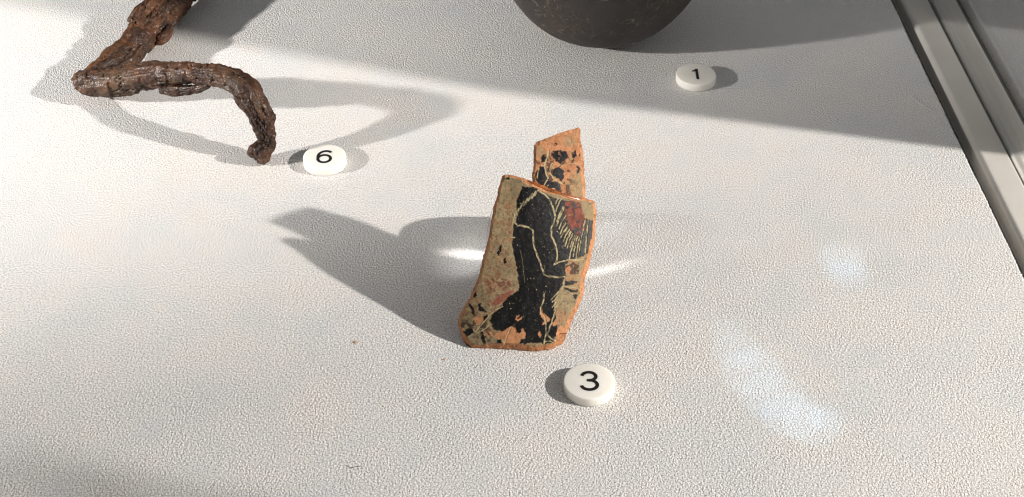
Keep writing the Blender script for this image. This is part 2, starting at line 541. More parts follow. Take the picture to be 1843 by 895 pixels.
d0 = token('3', 1061, 686, 'round white token printed with a black 3, in front of the painted pottery sherd')
token('6', 584, 282, 'round white token printed with a black 6, beside the tip of the rusty iron hook', d0)
token('1', 1253, 133.6, 'round white token printed with a black 1, in front of the dark clay pot', d0)

# ================================================================== CLAY POT
def clay_pot():
    prof = [(0, 0), (.014, .0002), (.022, .0012), (.029, .0036), (.037, .0078), (.045, .0140), (.0525, .0225), (.0595, .0335), (.065, .047),
            (.068, .061), (.0665, .076), (.061, .089), (.052, .099), (.043, .1055), (.038, .111), (.0375, .118), (.041, .1245),
            (.0395, .1255), (.034, .118), (.0335, .110), (.038, .103), (.048, .096), (.057, .085), (.062, .074), (.063, .061), (.060, .048),
            (.053, .033), (.040, .017), (.02, .0085), (0, .008)]
    P = np.array(prof)
    t = np.r_[0, np.cumsum(np.hypot(*np.diff(P, axis=0).T))]
    tt = np.linspace(0, t[-1], 130)
    # smooth resample
    r = np.interp(tt, t, P[:, 0]); z = np.interp(tt, t, P[:, 1])
    for _ in range(3):
        r[1:-1] = (r[:-2] + 2 * r[1:-1] + r[2:]) / 4; z[1:-1] = (z[:-2] + 2 * z[1:-1] + z[2:]) / 4
    z = z - z.min(); n = 144
    root_xy = (.0578, .8632)
    V = []; F = []
    for i in range(len(r)):
        for k in range(n):
            a = 2 * math.pi * k / n
            w = 1 + .006 * math.sin(2 * a + .6) + .004 * math.sin(3 * a) * math.sin(z[i] * 60)
            V.append((root_xy[0] + 1.02 * r[i] * w * math.cos(a), root_xy[1] + 1.02 * r[i] * w * math.sin(a), z[i] + .0001))
    for i in range(len(r) - 1):
        for k in range(n):
            F.append((i * n + k, i * n + (k + 1) % n, (i + 1) * n + (k + 1) % n, (i + 1) * n + k))
    me = mesh_from('clay_pot', V, F)
    me.validate()
    o = link('clay_pot', me, M['pot'])
    tag(o, 'rounded dark brown clay pot with pale root marks standing behind the number 1 token', 'pot')
clay_pot()

# ================================================================== IRON HOOK
def catmull(P, n=24):
    P = np.asarray(P, float)
    Q = np.vstack([2 * P[0] - P[1], P, 2 * P[-1] - P[-2]])
    out = []
    for i in range(1, len(Q) - 2):
        for t in np.linspace(0, 1, n, endpoint=False):
            a, b, c, d = Q[i - 1:i + 3]
            out.append(.5 * ((2 * b) + (c - a) * t + (2 * a - 5 * b + 4 * c - d) * t * t + (3 * b - a - 3 * c + d) * t ** 3))
    out.append(P[-1])
    return np.array(out)
PXM = 2950.0
def path(rows, n=24):
    """rows of photo x, y, height above the fabric, half width in photo pixels"""
    pts = []
    for x, y, h, r in rows:
        q = at(float(x), float(y), h)
        k = F_PX / ((q - CAM) @ FW)
        pts.append((*q, r / k * .96))
    return catmull(pts, n)
def tube_bm(bm, C, seg=20, flat=1.0):
    T = np.gradient(C[:, :3], axis=0); T /= np.linalg.norm(T, axis=1)[:, None]
    rings = []
    for i in range(len(C)):
        s = np.cross(T[i], (0, 0.2, 1)); s /= np.linalg.norm(s)
        u = np.cross(s, T[i])
        rings.append([bm.verts.new(C[i, :3] + C[i, 3] * (s * math.cos(a) + u * math.sin(a) * flat)) for a in np.linspace(0, 2 * math.pi, seg, endpoint=False)])
    for A, B in zip(rings, rings[1:]):
        for k in range(seg):
            bm.faces.new((A[k], A[(k + 1) % seg], B[(k + 1) % seg], B[k]))
    bm.faces.new(rings[0][::-1]); bm.faces.new(rings[-1])

def corroded(name, paths, parent, voxel, seed, amp=1.0, flat=1.0):
    bm = bmesh.new()
    for C in paths: tube_bm(bm, C, 20, flat)
    me = bpy.data.meshes.new(name); bmesh.ops.recalc_face_normals(bm, faces=bm.faces); bm.to_mesh(me); bm.free()
    o = bpy.data.objects.new(name, me); COL.objects.link(o)
    md = o.modifiers.new('r', 'REMESH'); md.mode = 'VOXEL'; md.voxel_size = voxel
    sm = o.modifiers.new('s', 'SMOOTH'); sm.iterations = 4; sm.factor = .5
    dg = bpy.context.evaluated_depsgraph_get(); dg.update()
    me2 = bpy.data.meshes.new_from_object(o.evaluated_get(dg))
    o.modifiers.clear(); o.data = me2; me2.name = name
    n = len(me2.vertices)
    V = np.zeros(n * 3); me2.vertices.foreach_get('co', V); V = V.reshape(-1, 3)
    NN = np.zeros(n * 3); me2.vertices.foreach_get('normal', NN); NN = NN.reshape(-1, 3)
    # along-arm coordinates
    best = np.full(n, 1e9); S = np.zeros(n); A = np.zeros(n); kind = np.zeros(n, int)
    for j, C in enumerate(paths):
        L = np.r_[0, np.cumsum(np.linalg.norm(np.diff(C[:, :3], axis=0), axis=1))]
        T = np.gradient(C[:, :3], axis=0); T /= np.linalg.norm(T, axis=1)[:, None]
        sd = np.cross(T, (0, .2, 1)); sd /= np.linalg.norm(sd, axis=1)[:, None]
        ud = np.cross(sd, T)
        for i0 in range(0, len(C), 4):
            d = np.linalg.norm(V - C[i0, :3], axis=1)
            q = d < best
            best[q] = d[q]; S[q] = L[i0] + ((V[q] - C[i0, :3]) @ T[i0]); kind[q] = j
            w = V[q] - C[i0, :3]
            A[q] = np.arctan2(w @ ud[i0], w @ sd[i0])
    cyl = np.c_[np.cos(A) * 1.0, np.sin(A) * 1.0, S * 20.0]
    big = fbm(V, 95., seed, 4) - .5
    lump = np.abs(fbm(V, 210., seed + 5, 4) - .5)
    fine = fbm(V, 520., seed + 9, 3) - .5
    grain = fbm(cyl, 3.4, seed + 21, 4)
    crack = np.exp(-((grain - .5) / .03) ** 2) * sst(.42, .62, fbm(V, 60., seed + 33, 2))
    up = np.where(kind == 0, 1.0, .55)
    pit = sst(.62, .72, vnoise(V, 260., seed + 41))
    d = amp * (.0036 * big + .0022 * (.25 - lump) + .0009 * fine + .0034 * up * (grain - .5) - .0030 * up * crack - .0010 * pit)
    V2 = V + NN * d[:, None]
    V2[:, 2] = np.maximum(V2[:, 2], .0002)
    me2.vertices.foreach_set('co', V2.ravel()); me2.update()
    at_ = me2.color_attributes.new('wear', 'FLOAT_COLOR', 'POINT')
    crust = sst(.5, .66, fbm(V, 70., seed + 51, 3)) * np.where(kind == 0, .45, 1.0)
    rust = sst(.52, .7, fbm(cyl * [1, 1, .8], 1.9, seed + 61, 3)) * np.where(kind == 0, 1.0, .45)
    at_.data.foreach_set('color', np.c_[crust, rust, pit, np.ones(n)].ravel())
    me2.materials.clear(); me2.materials.append(M['rust'])
    me2.polygons.foreach_set('use_smooth', [True] * len(me2.polygons))
    if parent:
        o.parent = parent; o.location = -Vector(parent.location)
    return o

c0 = at(165., 145., .014)
hook = empty('iron_hook', (c0[0], c0[1], 0))
upper = path([(402, -110, .020, 32), (350, -48, .0175, 33), (308, 0, .0155, 35), (270, 48, .0135, 32), (236, 88, .0130, 29), (205, 118, .0135, 28), (172, 140, .0135, 26), (150, 150, .013, 19)])
lower = path([(140, 140, .013, 12), (158, 147, .0135, 24), (195, 148, .0155, 28), (240, 142, .020, 27), (290, 133, .028, 23), (345, 133, .035, 20), (395, 137, .041, 20), (430, 153, .042, 23), (455, 183, .035, 25), (473, 218, .025, 23), (480, 248, .0150, 18), (475, 262, .0105, 19), (466, 277, .0070, 22), (461, 284, .0058, 18)])
corroded('bar', [upper, lower], hook, .00055, 3)
fl1 = path([(236, 40, .0160, 8), (248, 27, .0180, 11), (270, 7, .0205, 12), (297, -17, .022, 13), (325, -38, .023, 11)])
corroded('corrosion_flake', [fl1], hook, .00045, 71, .55)
fl3 = path([(306, 48, .013, 6), (299, 62, .0125, 10), (290, 72, .0115, 9), (279, 77, .0105, 5)])
corroded('corrosion_flake', [fl3], hook, .00045, 113, .5)
fl2 = path([(288, 161, .022, 6), (312, 163, .0235, 10), (335, 163, .0255, 10), (358, 159, .029, 8), (376, 153, .033, 5)])
corroded('corrosion_flake', [fl2], hook, .00045, 91, .5)
tag(hook, 'rusty bent iron hook with a flaking forged arm lying left of the number 6 token', 'iron hook')

# ================================================================== PAINTED SHERD
LEAN, YAW = .69, .032
SU = np.array([math.cos(YAW), math.sin(YAW), 0])
SV = np.array([-math.sin(YAW) * math.sin(LEAN), math.cos(YAW) * math.sin(LEAN), math.cos(LEAN)])
SN = np.cross(SU, SV)
SB = at(845., 634.) + SN * .0042
MID = at(950., 633.)
def sherd_pts(P, depth):
    """photo positions -> points on the leaning, gently curved face; depth is measured back from the face"""
    r = ray(P[:, 0], P[:, 1])
    k = ((SB - CAM) @ SN) / (r @ SN)
    Q = CAM + r * k[:, None]
    a = (Q - MID) @ SU
    b = (Q - MID) @ SV
    bow = -(a + .012 * np.clip(b / .08, 0, 1)) ** 2 / .16
    bow = bow + .0060 * np.clip((352 - P[:, 1]) / 122, 0, 1) ** 3 - .0028 * sst(955, 905, P[:, 0]) * sst(430, 330, P[:, 1])
    k = ((SB - CAM) @ SN + bow - depth) / (r @ SN)
    return CAM + r * k[:, None]

MAIN = [(903, 322), (905, 317), (909, 314), (917, 314), (928, 318), (941, 321), (958, 328), (972, 333), (985, 339), (1000, 345), (1018, 352), (1037, 357), (1053, 358), (1066, 360),
        (1071, 363), (1072, 374), (1072, 395), (1070, 430), (1064, 457), (1059, 480), (1053, 505), (1050, 527), (1043, 548), (1035, 564), (1028, 580), (1022, 598), (1014, 615), (1008, 626),
        (999, 631), (985, 631), (970, 635), (952, 635), (934, 632), (915, 631), (893, 632), (870, 634), (846, 636), (841, 632), (836, 618), (830, 600), (825, 582), (826, 570), (833, 556),
        (845, 538), (856, 512), (863, 490), (871, 458), (879, 425), (884, 400), (890, 370), (896, 345)]
FRAG = [(961, 263), (964, 258), (969, 254.5), (985, 249), (1002, 242), (1020, 235.5), (1036, 230), (1041, 229.5), (1044, 234), (1046, 256), (1050, 288), (1052, 319), (1053, 345), (1053, 362),
        (1037, 361), (1020, 357), (1000, 349), (984, 343), (970, 337), (958, 331), (959, 319), (960, 295), (960, 272)]

# ---- painting, traced as shapes on the face
def T(o, s, *pts): return [(o[0] + x / s, o[1] + y / s) for x, y in pts]
O5, S5 = (910, 340), 4.97
O6, S6 = (820, 500), 6.17
O7, S7 = (940, 490), 5.77
O8, S8 = (950, 225), 6.39
O2, S2 = (1000, 320), 4.475
O1, S1_ = (840, 300), 5.59

BLACK = [[(941, 336.5), (952, 336), (965, 338), (978, 347), (990, 353), (1002, 357), (1016, 361), (1032, 363), (1044, 366), (1048, 374), (1051, 392), (1060, 395), (1069, 397), (1067, 430), (1061, 454),
          (1050, 461), (1045, 464), (1022, 468), (1018, 480), (1018, 497), (1015, 504), (1011, 517), (1004, 526), (998, 540), (997, 556), (1000, 566), (1002, 582), (1004, 594), (1002, 603), (997, 611), (996, 617),
          (981, 619), (957, 618), (945, 619), (933, 619), (933, 613), (946, 607), (946, 599), (940, 592), (937, 599), (930, 600), (928, 592), (921, 587), (911, 594), (901, 597), (888, 594), (886, 584), (881, 576),
          (885, 568), (898, 558), (904, 547), (917, 533), (932, 524), (936, 518), (934, 508), (932, 494), (929, 478), (925, 457), (921, 436), (922, 420), (924, 406), (929, 380), (931, 359), (937, 344)],
         T(O6, S6, (190, 205), (225, 150), (240, 200), (215, 225)),
         T(O6, S6, (148, 295), (170, 288), (200, 345), (228, 405), (200, 432), (172, 360)),
         T(O6, S6, (253, 280), (275, 283), (300, 330), (345, 385), (300, 380), (262, 362)),
         T(O6, S6, (84, 595), (140, 572), (185, 570), (205, 610), (150, 640), (120, 672), (90, 640)),
         T(O6, S6, (262, 580), (290, 565), (318, 640), (340, 735), (305, 740), (288, 660)),
         T(O6, S6, (463, 690), (512, 688), (512, 740), (465, 732)),
         T(O6, S6, (315, 430), (360, 410), (340, 470), (318, 480)), T(O6, S6, (340, 590), (375, 610), (395, 640), (350, 625)),
         T((780, 200), 1.945, (222, 505), (228, 482), (240, 462), (238, 490), (230, 508)),
         T((780, 200), 1.945, (244, 518), (256, 511), (258, 530), (248, 535)),
         T(O1, S1_, (385, 135), (425, 95), (432, 140), (408, 142)),
         T(O7, S7, (445, 88), (480, 92), (575, 88), (565, 108), (535, 118), (530, 140), (445, 136)),
         T(O7, S7, (440, 160), (500, 175), (578, 180), (575, 208), (510, 205), (445, 185)),
         T(O7, S7, (532, 238), (576, 232), (572, 262), (552, 282), (540, 262))]
BROWN = [T(O5, S5, (530, 690), (600, 660), (660, 690), (650, 760), (590, 770), (540, 745)),
         T(O6, S6, (120, 500), (160, 495), (165, 540), (125, 545)),
         T(O8, S8, (215, 380), (250, 355), (300, 405), (270, 480), (250, 545), (222, 560))]
RED = [T(O6, S6, (388, 285), (440, 225), (490, 185), (570, 145), (640, 122), (655, 150), (600, 205), (540, 262), (480, 300), (430, 312)),
       T(O2, S2, (75, 200), (130, 185), (205, 195), (225, 250), (240, 310), (245, 380), (225, 440), (190, 475), (150, 440), (112, 400), (85, 345), (75, 270))]
REDCELL = T(O6, S6, (330, 40), (450, 0), (620, 30), (620, 110), (480, 170), (400, 150))
ORANGE = [T(O6, S6, (360, 605), (400, 590), (430, 640), (500, 600), (540, 595), (600, 560), (622, 535), (665, 565), (678, 618), (710, 620), (750, 575), (785, 640), (720, 690), (705, 745), (550, 762), (530, 690), (440, 665)),
          T(O6, S6, (200, 455), (235, 430), (290, 420), (312, 440), (305, 495), (240, 525)),
          T(O6, S6, (140, 760), (230, 735), (265, 770), (260, 815), (150, 830)),
          T(O7, S7, (205, 545), (225, 510), (190, 445), (180, 370), (200, 360), (215, 430), (265, 455), (298, 500), (255, 530), (235, 545)),
          T(O7, S7, (315, 545), (335, 500), (352, 465), (366, 520), (345, 565), (325, 565)),
          T(O7, S7, (158, 640), (180, 612), (205, 655), (180, 678)),
          T(O7, S7, (-10, 600), (20, 605), (40, 650), (15, 695), (-10, 690)),
          T(O7, S7, (350, 690), (355, 640), (372, 570), (430, 555), (440, 620), (400, 680)),
          T(O6, S6, (660, 460), (675, 425), (705, 418), (700, 432), (685, 445), (688, 462), (715, 452), (735, 432), (728, 465), (690, 482)),
          T(O5, S5, (540, 710), (575, 690), (590, 720), (560, 760), (535, 770)),
          T(O5, S5, (650, 780), (700, 700), (740, 640), (745, 760), (700, 830))]
TANTR = T(O2, S2, (205, 225), (250, 200), (305, 240), (312, 330), (240, 318), (222, 270))
FBLACK = [T(O8, S8, (262, 330), (285, 308), (330, 293), (390, 290), (440, 308), (468, 370), (425, 420), (372, 442), (325, 422), (290, 385)),
          T(O8, S8, (300, 502), (350, 488), (412, 520), (418, 600), (385, 642), (330, 612), (285, 562)),
          T(O8, S8, (155, 372), (185, 335), (212, 330), (212, 410), (165, 445)),
          T(O8, S8, (512, 312), (545, 288), (565, 350), (535, 372), (500, 375)), T(O8, S8, (497, 425), (535, 360), (545, 372), (510, 430)),
          T(O8, S8, (548, 470), (565, 460), (608, 500), (585, 560), (560, 560), (565, 510)), T(O8, S8, (580, 330), (610, 335), (605, 358), (585, 352)),
          T(O8, S8, (80, 570), (140, 488), (195, 480), (205, 585), (240, 612), (245, 640), (330, 655), (385, 690), (375, 750), (310, 722), (240, 732), (180, 695), (95, 645)),
          T(O8, S8, (305, 212), (330, 208), (340, 228), (312, 232))]
FTAN = [T(O8, S8, (520, 560), (600, 520), (660, 500), (665, 850), (560, 840), (430, 700), (470, 640)), T(O8, S8, (400, 170), (470, 130), (540, 180), (560, 240), (430, 240)), T(O8, S8, (535, 60), (580, 60), (575, 130), (540, 120)), T(O8, S8, (70, 250), (110, 300), (95, 450), (65, 400))]

LINES = [  # points, half width in photo pixels
    (T(O5, S5, (80, 300), (108, 325), (160, 333), (205, 342), (250, 375), (247, 450), (258, 530), (300, 630), (330, 710), (345, 768), (380, 780), (425, 788), (480, 793), (530, 785)), 1.7),
    (T(O5, S5, (300, 22), (350, 50), (395, 92), (428, 165), (445, 250), (432, 310), (412, 345), (412, 420), (450, 500), (465, 590), (455, 655), (433, 682)), 1.45),
    (T(O5, S5, (433, 682), (480, 655), (560, 636), (640, 636), (700, 630)), 1.3),
    (T(O7, S7, (230, 220), (232, 265), (215, 320), (195, 370), (200, 420), (240, 475), (250, 560), (250, 640), (240, 680), (228, 742)), 1.2),
    (T(O7, S7, (350, 395), (318, 490), (290, 570), (268, 630)), 1.2), (T(O7, S7, (258, 640), (300, 690), (345, 710)), 1.1), (T(O7, S7, (240, 720), (290, 715), (330, 735)), .9),
    (T(O7, S7, (380, 200), (340, 245), (300, 292)), 1.0), (T(O7, S7, (385, 240), (350, 280), (312, 312)), 1.0), (T(O7, S7, (362, 310), (338, 340), (312, 362)), 1.0), (T(O7, S7, (366, 350), (330, 392)), 1.0),
    (T(O7, S7, (442, 80), (432, 130), (418, 180)), 1.4), (T(O7, S7, (440, 148), (500, 155), (582, 165)), 1.2), (T(O7, S7, (510, 218), (575, 222)), 1.2),
    (T(O6, S6, (522, 322), (460, 355), (400, 400), (310, 500), (240, 590), (140, 665)), .95), (T(O6, S6, (400, 520), (330, 570), (250, 610), (150, 660)), .9), (T(O6, S6, (612, 560), (575, 640), (540, 760)), .7),
]
for a, b in [((478, 82), (450, 135)), ((503, 85), (452, 200)), ((515, 160), (462, 290)), ((528, 165), (458, 330)), ((540, 240), (480, 355)), ((543, 300), (490, 400)), ((556, 340), (498, 432)),
             ((572, 362), (518, 475)), ((583, 385), (535, 515)), ((602, 400), (555, 528)), ((616, 425), (582, 520)), ((632, 420), (590, 560)), ((645, 425), (608, 602)), ((662, 440), (632, 625)),
             ((716, 268), (655, 590)), ((742, 272), (715, 570)), ((600, 520), (572, 628))]:
    mx_ = ((a[0] + b[0]) / 2 - 4, (a[1] + b[1]) / 2 - 3)
    LINES.append((T(O5, S5, a, mx_, b), 1.05 + .25 * random.random()))
for a, b in [((295, 8), (262, 60)), ((270, 25), (235, 85)), ((240, 45), (205, 110)), ((222, 70), (180, 135)), ((195, 90), (160, 150)), ((165, 112), (130, 180)), ((150, 130), (112, 215)), ((120, 175), (88, 290)), ((100, 200), (72, 320)), ((85, 225), (62, 340)), ((55, 435), (82, 436))]:
    LINES.append((T(O5, S5, a, b), 1.15))
FLINES = [(T(O8, S8, (238, 298), (228, 370), (205, 430), (198, 480), (212, 560), (232, 612)), 1.5), (T(O8, S8, (285, 440), (258, 500), (262, 560), (310, 622), (360, 650), (400, 680)), 1.4),
          (T(O8, S8, (128, 508), (108, 612)), 1.1), (T(O8, S8, (228, 632), (188, 700)), 1.2), (T(O8, S8, (300, 452), (400, 462), (500, 440), (570, 440)), .7), (T(O8, S8, (160, 470), (200, 465)), 1.2), (T(O8, S8, (240, 690), (222, 715)), .8)]
DOTS = [(T(O5, S5, (240, 138))[0], .9), (T(O5, S5, (400, 235))[0], .8), (T(O5, S5, (108, 503))[0], 1.1), (T(O5, S5, (350, 522))[0], .7), (T(O5, S5, (372, 545))[0], .7), (T(O5, S5, (390, 572))[0], .8),
        (T(O5, S5, (460, 385))[0], 1.3), (T(O5, S5, (362, 872))[0], 1.0), (T(O5, S5, (225, 800))[0], 1.1), (T(O5, S5, (195, 808))[0], .9), (T(O5, S5, (255, 805))[0], 1.0), (T(O5, S5, (132, 130))[0], 1.2),
        (T(O5, S5, (345, 685))[0], .7), (T(O5, S5, (158, 740))[0], .8), (T(O7, S7, (245, 147))[0], 1.0), (T(O7, S7, (148, 182))[0], 1.3), (T(O6, S6, (612, 345))[0], 1.2), (T(O6, S6, (600, 285))[0], 1.2)]

CLAY = np.array((.455, .212, .102)); CLAY_D = np.array((.28, .115, .050)); TAN = np.array((.31, .232, .130)); GREEN = np.array((.22, .175, .100)); BRN = np.array((.17, .085, .042))
INK = np.array((.0075, .0075, .008)); LINE = np.array((.40, .325, .19)); REDC = np.array((.19, .062, .042)); PURP = np.array((.055, .028, .026))

def lay(col, c, w): return col * (1 - w[:, None]) + np.asarray(c) * w[:, None]
def paint(P, edge, frag):
    n = len(P)
    W = P + np.c_[fbm(P, .22, 1, 3) - .5, fbm(P, .22, 2, 3) - .5] * 5.2          # ragged edges
    w2 = P + np.c_[fbm(P, .16, 5, 2) - .5, fbm(P, .16, 6, 2) - .5] * 1.5
    def cov(polys, soft=.9, rag=True):
        m = np.zeros(n)
        for q in polys: m = np.maximum(m, 1 - sst(-soft, soft, sdist(W if rag else w2, q)))
        return m
    big = fbm(P, .035, 8, 4); mid = fbm(P, .12, 9, 4); fin = fbm(P, .35, 10, 3)
    col = np.tile(CLAY if frag else TAN, (n, 1)).astype(float)
    if frag:
        col = lay(col, CLAY_D, sst(.45, .7, mid) * .6)
        col = lay(col, TAN * .95, np.maximum(cov(FTAN, 5) * .85, sst(.55, .68, big) * .55))
        col = lay(col, BRN, sst(.6, .72, fin) * .45)
        col = lay(col, CLAY * 1.1, sst(.58, .7, fbm(P, .2, 91, 3)) * .6)
        col = lay(col, PURP * .8, sst(.54, .60, fbm(P, .13, 93, 4)) * sst(272, 300, P[:, 1]) * sst(1048, 1020, P[:, 0] + (P[:, 1] - 300) * .1) * .85)
    else:
        col = lay(col, GREEN, sst(.42, .62, mid) * .75)
        col = lay(col, CLAY * .9, sst(.58, .7, big) * .45)
        # crazed network of the left panel: brownish cells with paler seams
        left = sst(938, 915, P[:, 0] - np.where(P[:, 1] > 520, -8, 0)) * sst(330, 400, P[:, 1]) * sst(585, 560, P[:, 1])
        g = np.random.default_rng(5); pts = np.c_[g.uniform(845, 945, 330), g.uniform(320, 600, 330)]
        d = np.full((n,), 1e9); d2 = d.copy(); idx = np.zeros(n, int)
        warp = P + np.c_[fbm(P, .1, 71, 2) - .5, fbm(P, .1, 72, 2) - .5] * 8
        for k, q in enumerate(pts):
            r = np.hypot(warp[:, 0] - q[0], (warp[:, 1] - q[1]))
            near = r < d
            d2 = np.where(near, d, np.minimum(d2, r)); idx = np.where(near, k, idx); d = np.where(near, r, d)
        cell = sst(.8, 2.2, d2 - d)
        tone = g.random(330)[idx]
        cc = BRN * 1.0 * (tone[:, None] * .9 + .7)
        k = left * cell * (.25 + .5 * (tone > .45))
        col = col * (1 - k[:, None]) + cc * k[:, None]
        k2 = cov([REDCELL], 4) * cell * .75
        col = col * (1 - k2[:, None]) + (REDC * .85) * k2[:, None]
        col = lay(col, PURP * .6, sst(.56, .62, fbm(P, .15, 95, 4)) * sst(565, 585, P[:, 1]) * sst(905, 870, P[:, 0]) * .85)
        # grubby speckles
        col = lay(col, (.09, .065, .045), sst(.63, .73, fbm(P, .3, 77, 2)) * .55)
    gloss = np.full(n, .05)
    if not frag:
        r1 = cov([RED[0]], 1.2)
        col = lay(col, REDC * 1.25, r1 * (.75 + .25 * mid))
        col = lay(col, LINE * .8, r1 * (1 - sst(.4, 1.3, np.abs(seg_dist(w2, T(O6, S6, (390, 280), (480, 185), (640, 120))) - .4))) * .7)
    b = cov(FBLACK if frag else BLACK)
    chips = sst(.66, .70, fbm(P, .16, 31, 3)) * (.35 if frag else .03)
    bb = b * (1 - chips)
    inkc = INK * (1 + .9 * sst(.5, .75, fbm(P * [1, .45], .12, 33, 4))[:, None])
    col = col * (1 - bb[:, None]) + inkc * bb[:, None]
    gloss = gloss * (1 - bb) + bb * .95
    br = cov([BROWN[2]] if frag else BROWN[:2]) * .85
    col = lay(col, PURP, br * sst(.3, .5, fbm(P, .25, 37, 3)))
    if not frag:
        r2 = cov([RED[1]], 3.0) * sst(.30, .48, fbm(P, .15, 40, 3))
        cc = REDC * (.55 + .9 * fbm(P, .2, 41, 3))[:, None]
        col = col * (1 - r2[:, None]) + cc * r2[:, None]; gloss *= 1 - r2
        t = cov([TANTR], 2.5) * .85; col = lay(col, TAN * .95, t); gloss *= 1 - t
        o = cov(ORANGE, .8)
        oc = CLAY * (.62 + .75 * fbm(P, .14, 43, 4))[:, None]
        col = col * (1 - o[:, None]) + oc * o[:, None]; gloss *= 1 - o
    else: o = np.zeros(n)
    ln = np.zeros(n)
    for pts, hw in (FLINES if frag else LINES):
        pts = np.asarray(pts); bb_ = (P[:, 0] > pts[:, 0].min() - 6) & (P[:, 0] < pts[:, 0].max() + 6) & (P[:, 1] > pts[:, 1].min() - 6) & (P[:, 1] < pts[:, 1].max() + 6)
        if not bb_.any(): continue
        d = seg_dist(w2[bb_], pts)
        h = hw * (.75 + .5 * vnoise(P[bb_], .18, 55))
        ln[bb_] = np.maximum(ln[bb_], 1 - sst(h - .45, h + .55, d))
    lc = LINE * (.75 + .5 * fbm(P, .2, 58, 3))[:, None]
    k = ln * (.94 if not frag else .85) * (.35 + .65 * sst(.32, .50, fbm(P, .22, 59, 2)))
    col = col * (1 - k[:, None]) + lc * k[:, None]; gloss *= 1 - ln
    if not frag:
        # hairline wear and pin-holes in the glaze
        for (x, y), r in DOTS:
            q = 1 - sst(r * .5, r * 1.1, np.hypot(w2[:, 0] - x, w2[:, 1] - y)); col = lay(col, LINE * 1.15, q * .9)
        q = (1 - sst(.2, .8, seg_dist(w2, T(O5, S5, (130, 545), (150, 640), (160, 740), (172, 840))))) * .3; col = lay(col, LINE, q)
        sc = sst(.86, .92, vnoise(P, .45, 61)) * b * .25; col = lay(col, LINE * .8, sc)
    # broken clay edge
    e = np.clip(edge, 0, 1)
    ec = CLAY[None] * (.78 + .5 * fbm(P, .1, 47, 4))[:, None]
    ec = ec * (1 - .35 * sst(.58, .7, fbm(P, .3, 48, 3)))[:, None]
    col = col * (1 - e[:, None]) + ec * e[:, None]; gloss *= 1 - e
    relief = .00022 * ln * (1 - e) + .00012 * o - .00010 * bb + .0002 * (fbm(P, .12, 49, 3) - .5) * (1 + 3 * e)
    return col, gloss, relief

def resample(poly, n):
    P = np.asarray(poly, float); P = np.vstack([P, P[:1]])
    t = np.r_[0, np.cumsum(np.hypot(*np.diff(P, axis=0).T))]
    tt = np.linspace(0, t[-1], n, endpoint=False)
    Q = np.c_[np.interp(tt, t, P[:, 0]), np.interp(tt, t, P[:, 1])]
    for _ in range(1): Q = (np.roll(Q, 1, 0) + 2 * Q + np.roll(Q, -1, 0)) / 4
    q = np.c_[vnoise(Q, .06, 3) - .5, vnoise(Q, .06, 4) - .5] * 2.6 + np.c_[vnoise(Q, .4, 5) - .5, vnoise(Q, .4, 6) - .5] * .8
    return Q + q

def sherd_part(name, poly, centre, n, rings, edge_fn, thick, parent, frag, back=0.0):
    O = resample(poly, n); c = np.asarray(centre, float)
    f = np.linspace(0, 1, rings + 1)[1:]
    P = np.vstack([c[None]] + [c + (O - c) * k for k in f])
    ring_id = np.r_[0, np.repeat(np.arange(1, rings + 1), n)]
    d = seg_dist(P, O[::3], True)
    d[ring_id == rings] = 0
    wdt, slope = edge_fn(P)
    wdt = wdt * (.75 + .5 * fbm(P, .07, 12, 3))
    e = 1 - sst(wdt * .8, wdt * 1.08, d)
    drop = np.clip(wdt - d, 0, None) * slope * .00027
    drop = drop + e * .0008 * (fbm(P, .16, 13, 3) - .4)
    col, gloss, rel = paint(P, e, frag)
    V = sherd_pts(P, back + np.clip(drop, -.0002, None) + rel)
    # fracture side and back
    last = O; ld = drop[-n:]
    extra = []
    for k, sh in ((.35, 1.004), (.7, .992), (1.0, .965)):
        q = c + (last - c) * sh + np.c_[vnoise(last, .2, int(k * 50)) - .5, vnoise(last, .2, int(k * 70)) - .5] * 1.8
        dep = back + ld + (thick - ld) * k
        extra.append((q, dep))
    Vx = [sherd_pts(q, dep) for q, dep in extra]
    qb = c + (last - c) * .5
    Vx.append(sherd_pts(qb, np.full(n, back + thick)))
    Vx.append(sherd_pts(c[None], np.array([back + thick])))
    V = np.vstack([V] + Vx)
    V[:, 2] = np.maximum(V[:, 2], .0002)
    F = []
    F += [(0, 1 + k, 1 + (k + 1) % n) for k in range(n)]
    tot = rings + len(Vx) - 1
    for i in range(tot - 1):
        a = 1 + i * n; b = a + n
        F += [(a + k, b + k, b + (k + 1) % n, a + (k + 1) % n) for k in range(n)]
    a = 1 + (tot - 1) * n; cb = a + n
    F += [(a + k, cb, a + (k + 1) % n) for k in range(n)]
    me = mesh_from(name, V, F)
    C4 = np.ones((len(V), 4)); C4[:len(col), :3] = col; C4[:len(col), 3] = gloss
    rest = V[len(col):]
    C4[len(col):, :3] = CLAY * (.7 + .5 * fbm(rest * 1000, .4, 81, 4))[:, None]; C4[len(col):, 3] = 0
    ca = me.color_attributes.new('paint', 'FLOAT_COLOR', 'POINT')
    ca.data.foreach_set('color', C4.ravel())
    bm = bmesh.new(); bm.from_mesh(me); bmesh.ops.recalc_face_normals(bm, faces=bm.faces); bm.to_mesh(me); bm.free()
    return link(name, me, M['sherd'], parent)

def edge_main(P):
    x, y = P[:, 0], P[:, 1]
    w = np.full(len(P), 4.2)
    w = np.where(y > 600, 7 + 8 * sst(600, 628, y), w)
    w = w * np.where((x > 1000) & (y > 420), 1.7, 1.0)
    w = np.where((y < 350) & (x > 940), 8.0, w)
    w = np.where((x > 960) & (y > 350) & (y < 430), 5.0, w)
    s = np.where(y > 600, 1.2, .8)
    return w, s
def edge_frag(P):
    x, y = P[:, 0], P[:, 1]
    return np.where(y < 262, 6.0, np.where(x > 1040, 5.0, 4.0)), np.full(len(P), .7)

